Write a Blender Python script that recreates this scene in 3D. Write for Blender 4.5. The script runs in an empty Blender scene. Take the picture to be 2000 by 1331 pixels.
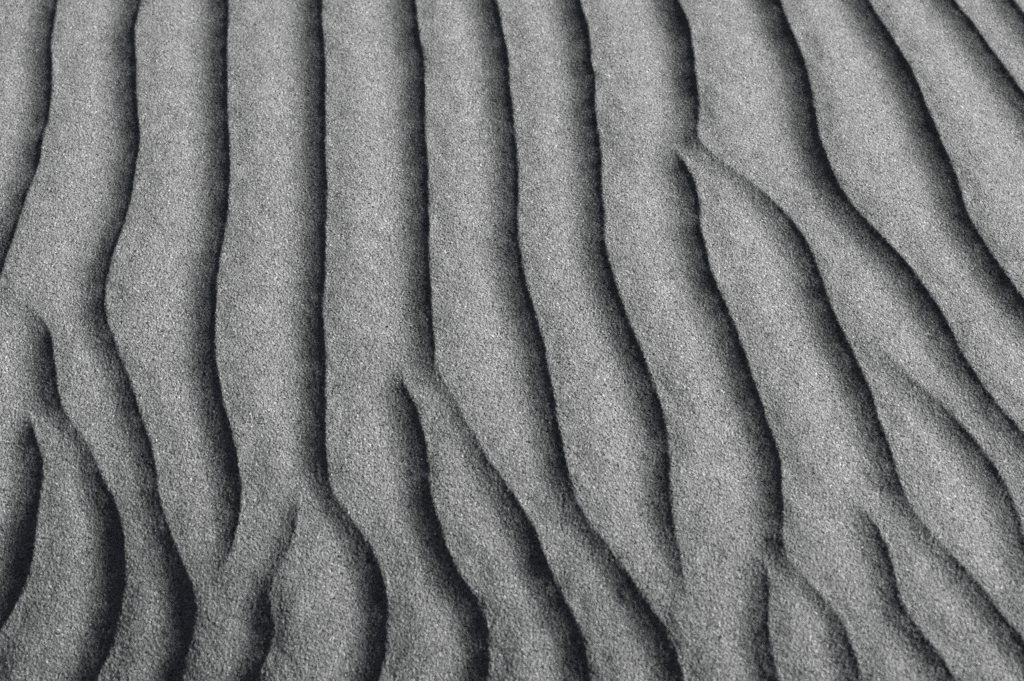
import bpy, math
import numpy as np

# ------------------------------------------------------------------ camera, sky, sun, exposure
scene = bpy.context.scene
PITCH = math.radians(52.0)          # camera looks down at the sand
DIST = 1.04                         # metres from the lens to the middle of the view
LENS, SENSOR = 50.0, 36.0
cam_data = bpy.data.cameras.new("camera")
cam = bpy.data.objects.new("camera", cam_data)
scene.collection.objects.link(cam)
cam.location = (0.0, -DIST * math.cos(PITCH), DIST * math.sin(PITCH))
cam.rotation_euler = (math.pi / 2 - PITCH, 0.0, 0.0)
cam_data.lens, cam_data.sensor_width = LENS, SENSOR
cam_data.clip_start, cam_data.clip_end = 0.01, 500.0
cam_data.dof.use_dof = True
cam_data.dof.focus_distance = DIST * 1.03
cam_data.dof.aperture_fstop = 6.3
scene.camera = cam

SUN_EL, SUN_AZ = math.radians(17.5), math.radians(18.0)     # azimuth from +X towards +Y
world = bpy.data.worlds.new("World")
scene.world = world
world.use_nodes = True
wn, wl = world.node_tree.nodes, world.node_tree.links
wn.clear()
sky = wn.new("ShaderNodeTexSky")
sky.sky_type = 'NISHITA'
sky.sun_disc = False
sky.sun_elevation = SUN_EL
sky.sun_rotation = math.pi / 2 - SUN_AZ
sky.air_density, sky.dust_density, sky.ozone_density = 0.085, 0.06, 1.0
hsv = wn.new("ShaderNodeHueSaturation")
hsv.inputs["Saturation"].default_value = 0.45
bg = wn.new("ShaderNodeBackground")
bg.inputs["Strength"].default_value = 0.05
wout = wn.new("ShaderNodeOutputWorld")
wl.new(sky.outputs[0], hsv.inputs["Color"])
wl.new(hsv.outputs[0], bg.inputs["Color"])
wl.new(bg.outputs[0], wout.inputs["Surface"])

sun_data = bpy.data.lights.new("sun", 'SUN')
sun_data.energy = 5.0
sun_data.angle = math.radians(10.0)
sun_data.color = (0.993, 1.0, 0.99)
sun = bpy.data.objects.new("sun", sun_data)
scene.collection.objects.link(sun)
sun.rotation_euler = (0.0, math.pi / 2 - SUN_EL, SUN_AZ)    # lamp shines along its local -Z
sun.location = (2, 0.5, 1)

scene.render.engine = 'CYCLES'
scene.cycles.use_denoising = False      # a denoiser would smear the sand grains
scene.render.filter_size = 1.0
scene.view_settings.view_transform = 'Standard'
scene.view_settings.look = 'None'
scene.view_settings.gamma = 1.0
scene.view_settings.use_curve_mapping = False
scene.view_settings.exposure = 1.22

# ------------------------------------------------------------------ where the ripple crests run
# crest lines as (x, y[, strength]) read off the photograph (2000 x 1331), top to bottom; turned into metres on the ground below
CRESTS = [
 [(114,0),(107,42),(102,62),(101,105),(102,130),(101,175),(99,207),(91,237),(82,282),(74,322),(64,350),(50,390),(38,430),(24,470),(11,512),(3,540),(-10,580)],
 [(52,588,0),(62,600,.35),(86,620,.75),(98,637),(101,662),(104,687),(106,712),(110,740),(112,768,.9),(117,789,.7),(133,807,.5),(150,830,.5),(162,850,.5),(177,875,.65),(190,912,.85),(210,950),(229,985),(235,1020),(238,1050),(241,1080),(241,1112),(240,1145),(236,1168),(230,1195),(225,1230),(215,1262),(197,1292),(185,1325),(178,1345)],
 [(46,792,0),(58,810,.6),(64,837,.9),(72,855),(77,875),(81,900),(80,925),(76,950),(71,987),(67,1025),(62,1062),(55,1100),(46,1132),(32,1165),(20,1192),(4,1216),(-10,1240)],
 [(276,0),(270,30),(264,50),(264,87),(266,112),(267,150),(266,187),(271,220),(271,250),(271,287),(268,312),(261,345),(255,387),(246,420),(237,450),(227,480),(217,512),(210,540),(206,570),(205,600,.9),(214,637,.85),(224,662,.8),(233,687,.8),(243,712,.8),(252,737,.8),(262,770,.85),(272,795,.85),(283,820,.9),(289,850,.9),(297,875,.9),(303,905,.85),(306,945,.8),(312,975,.8),(322,1000,.75),(330,1030,.75),(342,1060,.8),(352,1090,.85),(362,1115,.9),(372,1137),(384,1160),(386,1180),(382,1200),(375,1225),(367,1255),(360,1282),(354,1322),(350,1345)],
 [(447,0),(446,37),(444,75),(444,125),(444,162),(445,200),(446,250),(448,300),(449,350),(447,375),(444,412),(439,437),(437,470),(431,500),(425,525),(422,562),(422,600),(421,640),(420,680),(422,712),(428,740),(434,775),(442,805),(451,830),(456,862),(464,895),(468,920),(470,945),(470,970),(467,1000),(464,1025),(459,1050,.85),(452,1070,.65),(443,1085,.4),(432,1106,0)],
 [(630,0),(630,37),(629,62),(634,82),(636,107),(636,150),(635,187),(636,225),(635,262),(636,300),(637,330),(639,345),(639,367),(637,412),(636,450),(635,487),(635,525),(632,575),(630,625),(634,652),(635,687),(637,712),(637,750),(635,787),(636,825),(637,862),(639,900),(639,930,.85),(641,948,.6),(655,966,.42),(670,985,.5),(686,1005,.65),(700,1027,.7),(717,1050,.8),(729,1070,.9),(740,1095),(747,1120),(754,1145),(757,1170),(758,1195),(757,1217),(753,1245),(750,1275),(746,1300),(740,1325),(735,1345)],
 [(584,958,0),(584,975,.5),(582,1000,.7),(577,1025,.7),(568,1050,.65),(564,1070,.6),(555,1090,.5),(542,1112,.45),(526,1135,.5),(519,1155,.65),(526,1177,.85),(535,1198,.95),(536,1225),(531,1250),(521,1280),(510,1307),(500,1327),(494,1345)],
 [(812,0),(816,25),(819,62),(825,95),(830,120),(830,162),(830,212),(831,250),(834,287),(836,325),(838,375),(837,412),(839,462),(839,512),(841,550),(845,587),(846,625),(850,660),(847,687,.95),(844,706,.85),(858,726,.55),(874,747,.5),(886,770,.5),(897,795,.55),(909,820,.6),(922,842,.7),(937,865,.75),(952,887,.8),(972,915,.85),(995,950,.9),(1018,985),(1035,1012),(1047,1032),(1060,1057),(1066,1085),(1075,1110),(1087,1135),(1100,1160),(1111,1185),(1129,1212),(1140,1235),(1146,1260),(1151,1287),(1152,1320),(1153,1345)],
 [(782,706,0),(785,722,.6),(790,745,.9),(800,767),(812,790),(822,812),(827,837),(832,862),(836,887),(837,925),(841,957),(850,990),(859,1020),(867,1050),(877,1077),(893,1104),(912,1132),(928,1160),(943,1188),(951,1208),(954,1228),(956,1255),(956,1295),(952,1327),(950,1345)],
 [(971,0),(977,30),(984,57),(991,92),(995,125),(996,155),(1000,185),(1002,220),(1006,250),(1009,282),(1014,315),(1013,350),(1012,387),(1014,425),(1012,450),(1015,480),(1020,512),(1027,545),(1037,575),(1047,607),(1057,637),(1062,670),(1069,700),(1075,730),(1082,765),(1089,805),(1094,840),(1099,870),(1107,900),(1113,927),(1120,958,.9),(1130,985,.8),(1144,1007,.75),(1162,1027,.75),(1182,1055,.75),(1197,1077,.8),(1217,1100,.85),(1230,1120,.9),(1247,1145),(1262,1170),(1282,1197),(1300,1225),(1312,1252),(1325,1280),(1335,1310),(1339,1330),(1342,1345)],
 [(1136,0),(1141,25),(1150,57),(1154,87),(1157,120),(1162,150),(1162,180),(1165,212),(1167,245),(1172,280),(1177,312),(1176,340),(1177,370),(1180,400),(1181,437),(1182,470),(1186,497),(1195,522),(1202,550),(1212,577),(1224,608),(1237,642),(1250,672),(1261,702),(1272,730),(1285,760),(1295,795),(1302,830),(1308,862),(1310,887),(1307,915),(1309,950),(1310,980),(1315,1007,.9),(1322,1040,.8),(1329,1082,.65),(1335,1115,.5),(1338,1140,.35),(1346,1188,0)],
 [(1329,0),(1340,27),(1350,60),(1357,100),(1359,130),(1362,165),(1367,197),(1367,217),(1364,237,.95),(1361,260,.8),(1366,277,.55),(1380,292,.4),(1400,307,.35),(1425,324,.35),(1450,340,.45),(1475,357,.55),(1500,377,.7),(1525,397,.85),(1547,420),(1565,445),(1580,470),(1593,500),(1605,530),(1615,565),(1627,597),(1640,630),(1655,660),(1672,692),(1688,720),(1700,747),(1709,777),(1718,803),(1728,832),(1740,862),(1750,892),(1756,917),(1761,942,.95),(1766,960,.8),(1777,975,.65),(1792,997,.65),(1805,1018,.65),(1824,1041,.7),(1847,1064,.8),(1872,1088,.9),(1905,1122),(1930,1152),(1948,1182),(1970,1210),(1990,1232),(2003,1247),(2030,1280)],
 [(1318,281,0),(1324,295,.7),(1335,312,.95),(1347,330),(1357,350),(1364,375),(1369,400),(1369,425),(1370,447),(1377,472),(1384,500),(1389,525),(1397,548),(1412,575),(1427,607),(1440,640),(1450,672),(1462,702),(1472,730),(1482,765),(1495,800),(1507,832),(1517,860),(1526,890),(1530,920),(1528,950),(1531,982),(1532,1012),(1528,1040,.85),(1528,1062,.65),(1536,1083,.45),(1549,1099,.4),(1567,1116,.45),(1586,1136,.5),(1605,1157,.6),(1625,1177,.7),(1645,1198,.8),(1655,1220,.9),(1662,1245),(1670,1270),(1677,1297),(1687,1325),(1695,1345)],
 [(1493,1078,0),(1499,1100,.6),(1503,1125),(1505,1150),(1503,1180),(1498,1210),(1505,1237),(1512,1262),(1517,1287),(1520,1325),(1523,1345)],
 [(1678,968,0),(1688,982,.45),(1705,1002,.8),(1720,1024),(1733,1050),(1741,1072),(1747,1100),(1751,1127),(1755,1155),(1767,1185),(1790,1212),(1807,1237),(1830,1260),(1850,1290),(1870,1325),(1882,1345)],
 [(1527,0),(1537,30),(1550,60),(1565,92),(1575,125),(1585,160),(1590,195),(1595,230),(1602,265),(1612,298),(1626,332),(1642,366),(1663,398),(1688,426),(1713,450),(1740,475),(1765,500),(1787,527),(1806,552),(1822,577),(1839,604),(1857,632),(1872,665),(1887,700),(1907,732),(1930,762),(1957,795),(1985,825),(2003,845),(2040,885)],
 [(1725,675,0),(1738,688,.3),(1762,712,.5),(1782,735,.65),(1812,760,.8),(1842,782,.95),(1868,806),(1896,836),(1922,865),(1942,894),(1963,927),(1980,957),(1990,985),(2000,1020),(2008,1070),(2020,1130)],
 [(1702,0),(1715,20),(1732,47),(1750,75),(1765,100),(1782,127),(1797,160),(1807,190),(1820,222),(1833,252),(1847,285),(1857,312),(1867,337),(1877,367),(1887,400),(1897,432),(1912,460),(1934,490),(1952,517),(1972,545),(1990,570),(2002,587),(2040,640)],
 [(1872,0),(1895,27),(1917,55),(1937,85),(1957,112),(1980,140),(1997,165),(2035,220)],
 [(1982,0),(2000,22),(2040,75)],
]
CREST_Z = 0.004
SPACING = 0.074                     # typical distance from crest to crest, metres

def broad(x, y):
    """An invented swell under the ripples, tilted from the sun to darken the near sand: it falls away towards the viewer and flattens again."""
    return 0.09 * (np.tanh((y + 0.42) / 0.40) - math.tanh(1.05)) + 0.23 * np.tanh(x) * (1 - np.tanh((y + 0.25) / 0.16)) / 2 - 0.03 * np.tanh(x * x)  # sideways twist and crown are added too, to grade the brightness across the sand

def ground_point(px, py, z=CREST_Z):
    """The point of the sand at height z that the photograph shows at (px, py)."""
    f = LENS / SENSOR * 2000.0
    v = np.array([(px - 1000.0) / f, (665.5 - py) / f, -1.0])
    s, c = math.sin(PITCH), math.cos(PITCH)
    d = np.array([v[0], v[1] * s - v[2] * c, v[1] * c + v[2] * s])
    o = np.array(cam.location)
    zz = z
    for _ in range(12):
        p = o + (zz - o[2]) / d[2] * d
        zz = z + broad(p[0], p[1])
    return p[0], p[1]

rng = np.random.default_rng(7)

def resample(pts, step=0.006):
    """Catmull-Rom through the points, resampled evenly: n x 3 (x, y, strength)."""
    p = np.array(pts, float)
    p = np.vstack([2 * p[0] - p[1], p, 2 * p[-1] - p[-2]])
    out = []
    for i in range(1, len(p) - 2):
        t = np.linspace(0, 1, 8, endpoint=False)[:, None]
        a, b, c, d = p[i - 1], p[i], p[i + 1], p[i + 2]
        out.append(0.5 * (2 * b + (c - a) * t + (2 * a - 5 * b + 4 * c - d) * t ** 2 + (3 * b - a - 3 * c + d) * t ** 3))
    q = np.vstack(out + [p[-2:-1]])
    s = np.concatenate([[0], np.cumsum(np.hypot(*np.diff(q[:, :2], axis=0).T))])
    n = max(4, int(s[-1] / step))
    si = np.linspace(0, s[-1], n)
    r = np.stack([np.interp(si, s, q[:, k]) for k in range(3)], 1)
    r[:, 2] = np.clip(r[:, 2], 0, 1)
    return r

lines = []
for c in CRESTS:
    w = [(*ground_point(p[0], p[1]), p[2] if len(p) > 2 else 1.0) for p in c]
    l = resample(w)
    for _ in range(3):
        l[1:-1, :2] = (l[:-2, :2] + 2 * l[1:-1, :2] + l[2:, :2]) / 4
    lines.append(l)
N_TRACED = len(lines)

# direction of the crests everywhere, from those in view; used to carry the field on past the frame
tp = np.vstack([l[1:-1:3, :2] for l in lines])
tt = np.vstack([(l[2:, :2] - l[:-2, :2])[::3] for l in lines])
tt /= np.linalg.norm(tt, axis=1)[:, None]
MEAN_DIR = tt.mean(0) / np.linalg.norm(tt.mean(0))
ph = rng.uniform(0, 6.28, 6)

def direction(p):
    d2 = ((tp - p) ** 2).sum(1) + 0.03 ** 2
    w = d2 ** -2
    v = (tt * w[:, None]).sum(0) / w.sum()
    near = math.sqrt(d2.min())
    k = math.exp(-near / 0.35)
    a = 0.30 * math.sin(p[0] * 4.1 + p[1] * 6.3 + ph[0]) + 0.22 * math.sin(p[0] * 9.0 - p[1] * 11.0 + ph[1])
    g = np.array([MEAN_DIR[0] * math.cos(a) - MEAN_DIR[1] * math.sin(a), MEAN_DIR[0] * math.sin(a) + MEAN_DIR[1] * math.cos(a)])
    v = k * v + (1 - k) * g
    return v / np.linalg.norm(v)

X0, X1, Y0, Y1 = -1.5, 1.5, -1.2, 1.7

def march(p, sign, others, step=0.012, keep=0.040):
    out = []
    p = np.array(p, float)
    for i in range(400):
        p = p + sign * step * direction(p)
        if not (X0 < p[0] < X1 and Y0 < p[1] < Y1):
            break
        if others is not None and i > 3:
            if (((others - p) ** 2).sum(1)).min() < keep ** 2:
                break
        out.append(p.copy())
    return out

def taper(pts, at_start, at_end):
    q = np.array([(x, y, 1.0) for x, y in pts])
    n = len(q)
    for i in range(min(7, n)):
        if at_start: q[i, 2] = min(q[i, 2], i / 7)
        if at_end: q[n - 1 - i, 2] = min(q[n - 1 - i, 2], i / 7)
    return q

for i in range(N_TRACED):
    l = lines[i]
    oth = np.vstack([m[:, :2] for j, m in enumerate(lines) if j != i])
    if l[0, 2] > 0.5:
        e = march(l[0, :2], -1, oth)
        if len(e) > 3:
            e = taper(e[::-1], True, False)
            l = np.vstack([e, l[::2]])
    if l[-1, 2] > 0.5:
        e = march(l[-1, :2], 1, oth)
        if len(e) > 3:
            l = np.vstack([l[::2], taper(e, False, True)])
    lines[i] = resample(l)
# more ripples beyond the frame, seeded a ripple's width off the last one
def seed_more(x_from, x_to, y, side):
    x = x_from
    while (x - x_to) * side < 0:
        allp = np.vstack([m[:, :2] for m in lines])
        p = np.array([x, y])
        if (((allp - p) ** 2).sum(1)).min() > 0.058 ** 2:
            up, dn = march(p, -1, allp, keep=0.046), march(p, 1, allp, keep=0.046)
            pts = up[::-1] + [p] + dn
            if len(pts) > 12:
                lines.append(resample(taper(pts, True, True)))
        x += side * 0.012
for yy in (0.3, -0.1, 0.8, -0.5, 1.2, -0.9):
    seed_more(-0.2, X0 + 0.05, yy, -1)
    seed_more(0.2, X1 - 0.05, yy, 1)

# every crest wanders a little, as grains slump off it
for i, l in enumerate(lines):
    n = len(l)
    s = np.arange(n) * 0.006
    d = np.gradient(l[:, :2], axis=0)
    d /= np.linalg.norm(d, axis=1)[:, None] + 1e-9
    wob = np.zeros(n)
    for k in range(14):
        lam = rng.uniform(0.018, 0.09)
        wob += np.sin(s * 6.283 / lam + rng.uniform(0, 6.28)) * lam * 0.0015
    l[:, 0] += -d[:, 1] * wob
    l[:, 1] += d[:, 0] * wob
    lines[i] = l

# ------------------------------------------------------------------ the relief: slope of every slip face, integrated into heights
CELL = 0.0012
NG = 3072
GX0, GY0 = -NG * CELL / 2, -NG * CELL / 2 + 0.2
W_STEEP, W_FACE = 0.0036, 0.0445

def slip_slope(d, w, y):
    """Slope of the slip face at distance d (metres) down from a crest of strength w."""
    k = (0.35 + 0.65 * w) * np.interp(y, [-0.35, 0.0, 0.5], [0.60, 0.84, 1.0])
    d = d / k
    steep = 1 / (1 + np.exp((d - W_STEEP) / 0.0009))
    body = np.clip(1 - (d - 0.008) / (W_FACE - 0.008), 0, 1)
    body = body * body * (3 - 2 * body)
    on = np.clip(0.5 + d / 0.0016, 0, 1)
    return on * (0.17 * w ** 1.5 * steep + (0.487 - 1.8 * np.clip(d, 0, 0.03)) * body) * w ** 0.5 * np.interp(y, [-0.35, -0.15, 0.5], [0.60, 0.92, 1.10])

def crest_round(s, w):
    """The flattened top just behind a crest (s metres up the windward side)."""
    return np.where(s > 0, 0.20 * np.exp(-((s - 0.003) / 0.023) ** 2), 0.0) * w

def noise_tile(n, cell, lam_lo, lam_hi, seed):
    """A tileable rough surface with features between the two sizes, unit rms slope."""
    r = np.random.default_rng(seed)
    z = np.fft.rfft2(r.standard_normal((n, n)))
    k = np.hypot(np.fft.rfftfreq(n, cell)[None, :], np.fft.fftfreq(n, cell)[:, None])
    f = np.exp(-(k * lam_lo) ** 2) * (1 - np.exp(-(k * lam_hi) ** 2)) / (k + 1e-3)
    h = np.fft.irfft2(z * f, (n, n))
    gy, gx = np.gradient(h, cell)
    return (h / math.sqrt((gx * gx + gy * gy).mean())).astype(np.float32)

patch = noise_tile(NG // 3, CELL, 0.012, 0.05, 5)
patch /= patch.std()
GX = np.zeros((NG, NG), np.float32)
GY = np.zeros((NG, NG), np.float32)
GM = np.zeros((NG, NG), np.float32)
LS = 2                               # the ripple map is kept at every second cell
NL = NG // LS
owner = np.full((NL, NL), -1, np.int32)
odist = np.full((NL, NL), 1e9, np.float32)
for li, l in enumerate(lines):
    R = 0.050
    a, b = l[:-1, :2], l[1:, :2]
    lo = np.floor((l[:, :2].min(0) - R - (GX0, GY0)) / CELL).astype(int)
    hi = np.ceil((l[:, :2].max(0) + R - (GX0, GY0)) / CELL).astype(int)
    lo, hi = np.maximum(lo, 0), np.minimum(hi, NG - 1)
    W, H = hi - lo + 1
    bd = np.full((H, W), 1e9, np.float32); bs = np.zeros((H, W), np.float32)
    bw = np.zeros((H, W), np.float32); bnx = np.zeros((H, W), np.float32); bny = np.zeros((H, W), np.float32)
    tang = b - a
    ln = np.linalg.norm(tang, axis=1)
    tang = tang / ln[:, None]
    vt = np.vstack([tang[:1], (tang[1:] + tang[:-1]) / 2, tang[-1:]])
    for k in range(len(a)):
        x0 = max(int((min(a[k, 0], b[k, 0]) - R - GX0) / CELL), lo[0]); x1 = min(int((max(a[k, 0], b[k, 0]) + R - GX0) / CELL), hi[0])
        y0 = max(int((min(a[k, 1], b[k, 1]) - R - GY0) / CELL), lo[1]); y1 = min(int((max(a[k, 1], b[k, 1]) + R - GY0) / CELL), hi[1])
        if x1 <= x0 or y1 <= y0: continue
        px = (GX0 + np.arange(x0, x1 + 1) * CELL - a[k, 0])[None, :]
        py = (GY0 + np.arange(y0, y1 + 1) * CELL - a[k, 1])[:, None]
        t = np.clip((px * tang[k, 0] + py * tang[k, 1]) / ln[k], 0, 1)
        dx, dy = px - t * ln[k] * tang[k, 0], py - t * ln[k] * tang[k, 1]
        d = np.sqrt(dx * dx + dy * dy)
        sl = (slice(y0 - lo[1], y1 - lo[1] + 1), slice(x0 - lo[0], x1 - lo[0] + 1))
        m = d < bd[sl]
        tx = vt[k, 0] + (vt[k + 1, 0] - vt[k, 0]) * t; ty = vt[k, 1] + (vt[k + 1, 1] - vt[k, 1]) * t
        sgn = np.sign(-dx * tang[k, 1] + dy * tang[k, 0])
        bd[sl][m] = d[m]; bs[sl][m] = (sgn * d)[m]
        bw[sl][m] = (l[k, 2] + (l[k + 1, 2] - l[k, 2]) * t)[m]
        bnx[sl][m] = -ty[m]; bny[sl][m] = tx[m]
    hit = bd < R
    rise = np.interp(GX0 + np.arange(lo[0], hi[0] + 1) * CELL, [-0.4, 0.0, 0.3, 0.5], [0.92, 1.0, 1.06, 1.07])[None, :]
    g = np.where(hit, rise * (slip_slope(-bs, bw, (GY0 + np.arange(lo[1], hi[1] + 1) * CELL)[:, None]) + crest_round(bs, bw) * np.clip(1 + 0.35 * patch[np.ix_(np.arange(lo[1], hi[1] + 1) % (NG // 3), np.arange(lo[0], hi[0] + 1) % (NG // 3))], 0, 2.2)), 0)
    # where two faces overlap at a fork the steeper one rules
    g3 = np.abs(g) ** 3
    GX[lo[1]:hi[1] + 1, lo[0]:hi[0] + 1] += g * g3 * bnx
    GY[lo[1]:hi[1] + 1, lo[0]:hi[0] + 1] += g * g3 * bny
    GM[lo[1]:hi[1] + 1, lo[0]:hi[0] + 1] += g3 * np.abs(g)
    # which ripple each spot belongs to: the slip side reaches a third of the way to the next crest
    R2 = 0.13
    cs = CELL * LS
    for k in range(0, len(a), 2):
        k2 = min(k + 2, len(l) - 1)
        A, B = l[k, :2], l[k2, :2]
        L2 = np.linalg.norm(B - A) + 1e-9
        T = (B - A) / L2
        x0 = max(int((min(A[0], B[0]) - R2 - GX0) / cs), 0); x1 = min(int((max(A[0], B[0]) + R2 - GX0) / cs), NL - 1)
        y0 = max(int((min(A[1], B[1]) - R2 - GY0) / cs), 0); y1 = min(int((max(A[1], B[1]) + R2 - GY0) / cs), NL - 1)
        if x1 <= x0 or y1 <= y0: continue
        px = (GX0 + np.arange(x0, x1 + 1) * cs - A[0])[None, :].astype(np.float32)
        py = (GY0 + np.arange(y0, y1 + 1) * cs - A[1])[:, None].astype(np.float32)
        t = np.clip(px * T[0] + py * T[1], 0, L2)
        dx, dy = px - t * T[0], py - t * T[1]
        d = np.sqrt(dx * dx + dy * dy)
        d = np.where(-dx * T[1] + dy * T[0] < 0, d * 1.9, d)
        sl = (slice(y0, y1 + 1), slice(x0, x1 + 1))
        m = d < odist[sl]
        odist[sl][m] = d[m]; owner[sl][m] = li

GM = np.maximum(GM, 1e-12) ** 0.75
GX /= GM; GY /= GM
kx = np.fft.rfftfreq(NG, CELL) * 2 * np.pi
ky = np.fft.fftfreq(NG, CELL) * 2 * np.pi
KX, KY = kx[None, :].astype(np.float32), ky[:, None].astype(np.float32)
K2 = KX * KX + KY * KY
KAPPA = 2 * np.pi / 0.40
F = -1j * (KX * np.fft.rfft2(GX) + KY * np.fft.rfft2(GY)) / (K2 + KAPPA ** 2)
F *= np.exp(-K2 * 0.0007 ** 2 / 2)
relief = np.fft.irfft2(F, (NG, NG)).astype(np.float32)
del GX, GY, F, K2

GRAIN_CELL = 0.0005
grain = noise_tile(2048, GRAIN_CELL, 0.0010, 0.005, 1)
mottle = noise_tile(1024, 0.002, 0.007, 0.035, 2)

def sample(arr, x, y, x0, y0, cell, wrap=False):
    """Cubic lookup of a height map."""
    fx, fy = (x - x0) / cell, (y - y0) / cell
    ix, iy = np.floor(fx).astype(np.int32), np.floor(fy).astype(np.int32)
    ux, uy = (fx - ix).astype(np.float32), (fy - iy).astype(np.float32)
    def w(u):
        return (-0.5 * u + u ** 2 - 0.5 * u ** 3, 1 - 2.5 * u ** 2 + 1.5 * u ** 3, 0.5 * u + 2 * u ** 2 - 1.5 * u ** 3, -0.5 * u ** 2 + 0.5 * u ** 3)
    wx, wy = w(ux), w(uy)
    out = np.zeros(x.shape, np.float32)
    ny, nx = arr.shape
    for j in range(4):
        yy = (iy + j - 1) % ny if wrap else np.clip(iy + j - 1, 0, ny - 1)
        row = np.zeros(x.shape, np.float32)
        for i in range(4):
            xx = (ix + i - 1) % nx if wrap else np.clip(ix + i - 1, 0, nx - 1)
            row += wx[i] * arr[yy, xx]
        out += wy[j] * row
    return out

GRAIN_SLOPE, MOTTLE_SLOPE = 0.10, 0.020

def height(x, y, fine=True):
    edge = np.clip((np.minimum.reduce([x - X0, X1 - x, y - Y0, Y1 - y]) + 0.15) / 0.3, 0, 1)
    h = sample(relief, x, y, GX0, GY0, CELL) * edge
    rough = 1 + 1.3 / (1 + np.exp((y + 0.26) / 0.03)) * (y > -1.0)      # coarser, lumpier sand nearest the viewer
    h = h + MOTTLE_SLOPE * rough * sample(mottle, x, y, 0.0, 0.0, 0.002, True)
    if fine:
        h = h + GRAIN_SLOPE * np.interp(y, [-0.33, -0.05, 0.5], [1.35, 1.0, 0.85]) * sample(grain, x, y, 0.0, 0.0, GRAIN_CELL, True)
    return h

# ------------------------------------------------------------------ sand material
def sand_material():
    m = bpy.data.materials.new("grey_sand")
    m.use_nodes = True
    n, L = m.node_tree.nodes, m.node_tree.links
    n.clear()
    out = n.new("ShaderNodeOutputMaterial")
    b = n.new("ShaderNodeBsdfPrincipled")
    b.inputs["Roughness"].default_value = 0.95
    b.inputs["Specular IOR Level"].default_value = 0.12
    tc = n.new("ShaderNodeTexCoord")
    # single grains of different minerals
    v = n.new("ShaderNodeTexVoronoi"); v.inputs["Scale"].default_value = 850.0
    L.new(tc.outputs["Object"], v.inputs["Vector"])
    cr = n.new("ShaderNodeValToRGB")
    e = cr.color_ramp.elements
    e[0].position, e[0].color = 0.0, (0.05, 0.05, 0.05, 1)
    e[1].position, e[1].color = 1.0, (0.50, 0.50, 0.495, 1)
    for pos, c in ((0.10, 0.16), (0.30, 0.23), (0.75, 0.275), (0.94, 0.33)):
        k = e.new(pos); k.color = (c, c * 1.0, c * 0.992, 1)
    sep = n.new("ShaderNodeSeparateColor")
    L.new(v.outputs["Color"], sep.inputs[0])
    L.new(sep.outputs[0], cr.inputs[0])
    # faint drifts of darker and paler sand
    nz = n.new("ShaderNodeTexNoise"); nz.inputs["Scale"].default_value = 55.0; nz.inputs["Detail"].default_value = 5.0
    L.new(tc.outputs["Object"], nz.inputs["Vector"])
    mr = n.new("ShaderNodeMapRange"); mr.inputs[1].default_value = 0.3; mr.inputs[2].default_value = 0.7
    mr.inputs[3].default_value = 0.88; mr.inputs[4].default_value = 1.10
    L.new(nz.outputs[0], mr.inputs[0])
    mx = n.new("ShaderNodeMix"); mx.data_type = 'RGBA'; mx.blend_type = 'MULTIPLY'; mx.inputs[0].default_value = 1.0
    L.new(cr.outputs[0], mx.inputs[6]); L.new(mr.outputs[0], mx.inputs[7])
    L.new(mx.outputs[2], b.inputs["Base Color"])
    # grain relief
    g1 = n.new("ShaderNodeTexNoise"); g1.inputs["Scale"].default_value = 640.0; g1.inputs["Detail"].default_value = 3.0; g1.inputs["Roughness"].default_value = 0.6
    L.new(tc.outputs["Object"], g1.inputs["Vector"])
    bp = n.new("ShaderNodeBump"); bp.inputs["Strength"].default_value = 1.0; bp.inputs["Distance"].default_value = 0.0016
    L.new(g1.outputs[0], bp.inputs["Height"])
    L.new(bp.outputs[0], b.inputs["Normal"])
    L.new(b.outputs[0], out.inputs[0])
    return m
SAND = sand_material()

# ------------------------------------------------------------------ meshes
def link(name, verts, quads, parent=None):
    me = bpy.data.meshes.new(name)
    me.vertices.add(len(verts)); me.vertices.foreach_set("co", verts.astype(np.float32).ravel())
    me.loops.add(quads.size); me.loops.foreach_set("vertex_index", quads.astype(np.int32).ravel())
    me.polygons.add(len(quads))
    me.polygons.foreach_set("loop_start", np.arange(0, quads.size, 4, dtype=np.int32))
    me.update(calc_edges=True)
    me.polygons.foreach_set("use_smooth", np.ones(len(quads), bool))
    me.materials.append(SAND)
    o = bpy.data.objects.new(name, me)
    scene.collection.objects.link(o)
    if parent: o.parent = parent
    return o

def grid_quads(nx, ny):
    i = np.arange((ny - 1) * nx).reshape(ny - 1, nx)[:, :-1]
    return np.stack([i, i + 1, i + 1 + nx, i + nx], -1).reshape(-1, 4)

# axes: fine where the photograph looks, coarser outwards, out to the horizon
def axis(lo, hi, d, far_lo, far_hi, grow=1.045):
    mid = list(np.arange(lo, hi + d / 2, d))
    up, x, s = [], mid[-1], d
    while x < far_hi:
        s *= grow; x += s; up.append(x)
    dn, x, s = [], mid[0], d
    while x > far_lo:
        s *= grow; x -= s; dn.append(x)
    return np.array(dn[::-1] + mid + up)

c = [ground_point(x, y, 0) for x, y in ((0, 0), (2000, 0), (0, 1331), (2000, 1331))]
ymin, ymax = c[2][1] - 0.02, c[0][1] + 0.03
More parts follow.
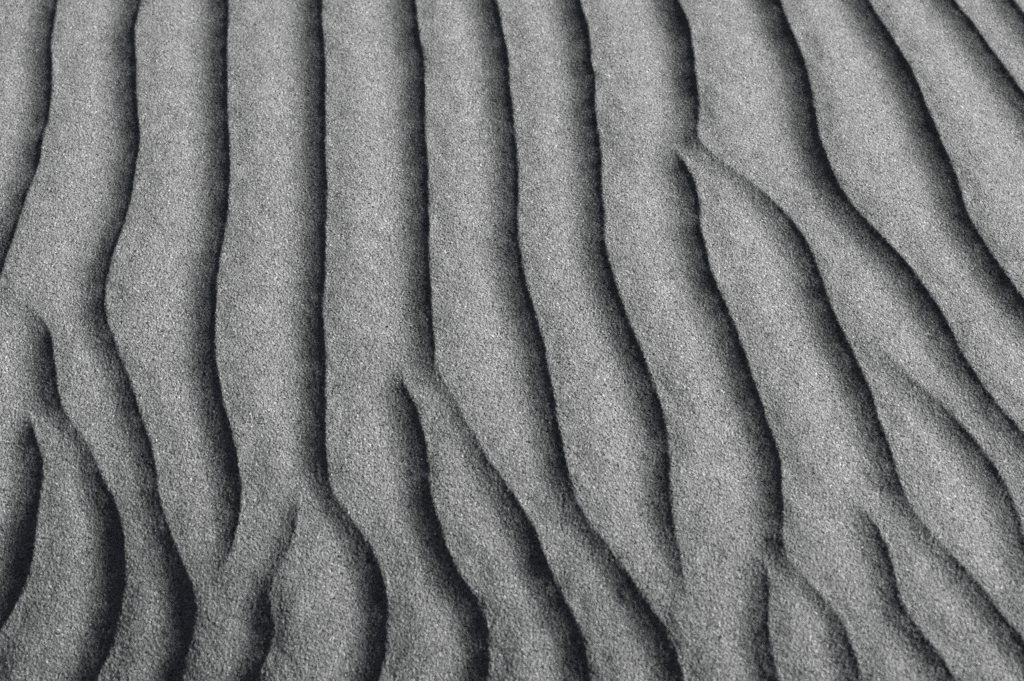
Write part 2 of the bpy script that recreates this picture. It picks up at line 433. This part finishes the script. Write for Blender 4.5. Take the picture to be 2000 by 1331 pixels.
# rows spaced as the camera resolves them; columns fan out with the rows
xs = axis(-1.0, 1.0, 2.0 / 1240, -400, 400, 1.035)
ys = axis(ymin, ymax, (ymax - ymin) / 880, -200, 400, 1.035)
half = lambda y: np.interp(y, [ymin, ymax], [c[3][0] * 1.04, c[1][0] * 1.04])
HW = half(np.clip(ys, ymin - 0.1, ymax + 0.1))
gx = xs[None, :] * HW[:, None]
gy = np.repeat(ys[:, None], len(xs), 1)
big = np.clip(np.maximum(np.abs(gx) - 2.0, np.abs(gy - 0.2) - 2.0), 0, None)
gz = height(gx, gy)
fade = np.clip(1 - big / 1.0, 0, 1)
gz = gz * fade + broad(gx, gy)
print("grid", gz.shape, "relief", relief.min(), relief.max(), "lines", len(lines))
V = np.stack([gx, gy, gz], -1).reshape(-1, 3)
Q = grid_quads(len(xs), len(ys))
qc = V[Q].mean(1)
ox = np.clip(((qc[:, 0] - GX0) / (CELL * LS)).astype(int), 0, NL - 1)
oy = np.clip(((qc[:, 1] - GY0) / (CELL * LS)).astype(int), 0, NL - 1)
own = owner[oy, ox]
far = (qc[:, 0] < X0) | (qc[:, 0] > X1) | (qc[:, 1] < Y0) | (qc[:, 1] > Y1)
own[far] = -1

# normals of the whole sheet, so that neighbouring ripples meet without a seam
e1 = V[Q[:, 2]] - V[Q[:, 0]]; e2 = V[Q[:, 3]] - V[Q[:, 1]]
fn = np.cross(e1, e2)
VN = np.zeros_like(V)
for k in range(4):
    for ax in range(3):
        VN[:, ax] += np.bincount(Q[:, k], fn[:, ax], len(V))
VN /= np.linalg.norm(VN, axis=1)[:, None] + 1e-20

def piece(name, mask, parent=None):
    q = Q[mask]
    u, inv = np.unique(q, return_inverse=True)
    o = link(name, V[u], inv.reshape(-1, 4), parent)
    o.data.normals_split_custom_set_from_vertices(VN[u].tolist())
    return o

# ripples the camera sees are parts of the sand; the rest of the field stays one sheet
def in_view(p):
    o = np.array(cam.location)
    d = p - o
    sn, cs = math.sin(PITCH), math.cos(PITCH)
    cx, cy, cz = d[:, 0], d[:, 1] * sn + d[:, 2] * cs, -d[:, 1] * cs + d[:, 2] * sn
    f = LENS / SENSOR * 2000.0
    return (np.abs(cx / -cz * f) < 1000) & (np.abs(cy / -cz * f) < 665.5) & (cz < 0)
seen = np.bincount(own[in_view(qc) & (own >= 0)], minlength=len(lines))
for li in range(len(lines)):
    if seen[li] < 150: own[own == li] = -1
FADING = {4: "ripple whose crest bends left and dies out near the lower left", 6: "faint ripple starting beside the foot of the straight crest",
          10: "ripple whose crest thins out and ends near the bottom right of centre", 16: "ripple that starts as a faint point near the right edge"}
sand = piece("sand", own < 0)
sand["kind"] = "structure"
sand["label"] = "grey wind-rippled sand covering the whole ground"
for li in range(len(lines)):
    if seen[li] >= 150:
        o = piece("sand_ripple", own == li, sand)
        if li in FADING: o["label"] = FADING[li]
print("ripples in view", int((seen >= 150).sum()))

# ------------------------------------------------------------------ small things lying on the sand
def plain(name, col, rough=0.8):
    m = bpy.data.materials.new(name); m.use_nodes = True
    n, L = m.node_tree.nodes, m.node_tree.links
    b = n["Principled BSDF"]; b.inputs["Roughness"].default_value = rough
    nz = n.new("ShaderNodeTexNoise"); nz.inputs["Scale"].default_value = 900.0
    cr = n.new("ShaderNodeValToRGB")
    cr.color_ramp.elements[0].color = (*[c * 0.7 for c in col], 1); cr.color_ramp.elements[1].color = (*[min(1, c * 1.3) for c in col], 1)
    L.new(nz.outputs[0], cr.inputs[0]); L.new(cr.outputs[0], b.inputs["Base Color"])
    return m
BLACK, STRAW = plain("black_mineral", (0.012, 0.012, 0.013), 0.5), plain("dry_fibre", (0.42, 0.42, 0.39))

def on_sand(px, py):
    x, y = ground_point(px, py, 0.0)
    for _ in range(4):
        z = float(height(np.array([x]), np.array([y]))[0])
        x, y = ground_point(px, py, z)
    return np.array([x, y, float(height(np.array([x]), np.array([y]))[0] + broad(x, y))])

def dark_grain(px, py, size, seed, label):
    import bmesh
    bm = bmesh.new()
    bmesh.ops.create_icosphere(bm, subdivisions=2, radius=1.0)
    q = np.random.default_rng(seed)
    k = q.uniform(0, 6.28, 4)
    for v in bm.verts:
        f = 1 + 0.22 * math.sin(3 * v.co.x + k[0]) + 0.18 * math.sin(4 * v.co.y + k[1]) * math.cos(3 * v.co.z + k[2])
        v.co = (v.co.x * f * size * 1.25, v.co.y * f * size, v.co.z * f * size * 0.75)
    me = bpy.data.meshes.new("dark_grain"); bm.to_mesh(me); bm.free()
    me.materials.append(BLACK)
    o = bpy.data.objects.new("dark_grain", me); scene.collection.objects.link(o)
    p = on_sand(px, py)
    o.location = p + (0, 0, size * 0.45)
    o.rotation_euler = (0.2, 0.1, k[3])
    o["label"], o["category"], o["group"] = label, "grain", "dark grains on the sand"
dark_grain(758, 638, 0.0007, 3, "black grain on the pale ripple, just above the fork near the middle")
dark_grain(670, 107, 0.0006, 4, "tiny black grain near the top, right of the straight upright crest")

def fibre(pts, rad, label):
    P = np.array([on_sand(*p) for p in pts]) + (0, 0, 0.00015)
    t = np.linspace(0, len(P) - 1, 24)
    P = np.stack([np.interp(t, np.arange(len(P)), P[:, k]) for k in range(3)], 1)
    P[1:-1] = (P[:-2] + 2 * P[1:-1] + P[2:]) / 4
    vs, fs = [], []
    for i, p in enumerate(P):
        tn = P[min(i + 1, 23)] - P[max(i - 1, 0)]; tn /= np.linalg.norm(tn)
        sd = np.cross(tn, (0, 0, 1)); sd /= np.linalg.norm(sd); up = np.cross(sd, tn)
        rr = rad * (0.35 + 0.65 * math.sin(math.pi * (i + 1) / 25))
        for k in range(6):
            a = k * math.pi / 3
            vs.append(p + rr * (math.cos(a) * sd + math.sin(a) * up))
    for i in range(23):
        for k in range(6):
            fs.append((i * 6 + k, i * 6 + (k + 1) % 6, i * 6 + 6 + (k + 1) % 6, i * 6 + 6 + k))
    fs += [tuple(range(5, -1, -1)), tuple(range(138, 144))]
    me = bpy.data.meshes.new("plant_fibre"); me.from_pydata([tuple(v) for v in vs], [], fs)
    me.materials.append(STRAW)
    o = bpy.data.objects.new("plant_fibre", me); scene.collection.objects.link(o)
    o["label"], o["category"] = label, "fibre"
fibre([(186, 148), (181, 163), (177, 178), (178, 192), (181, 207)], 0.00018, "thin pale plant fibre on the second ripple from the left at the top")
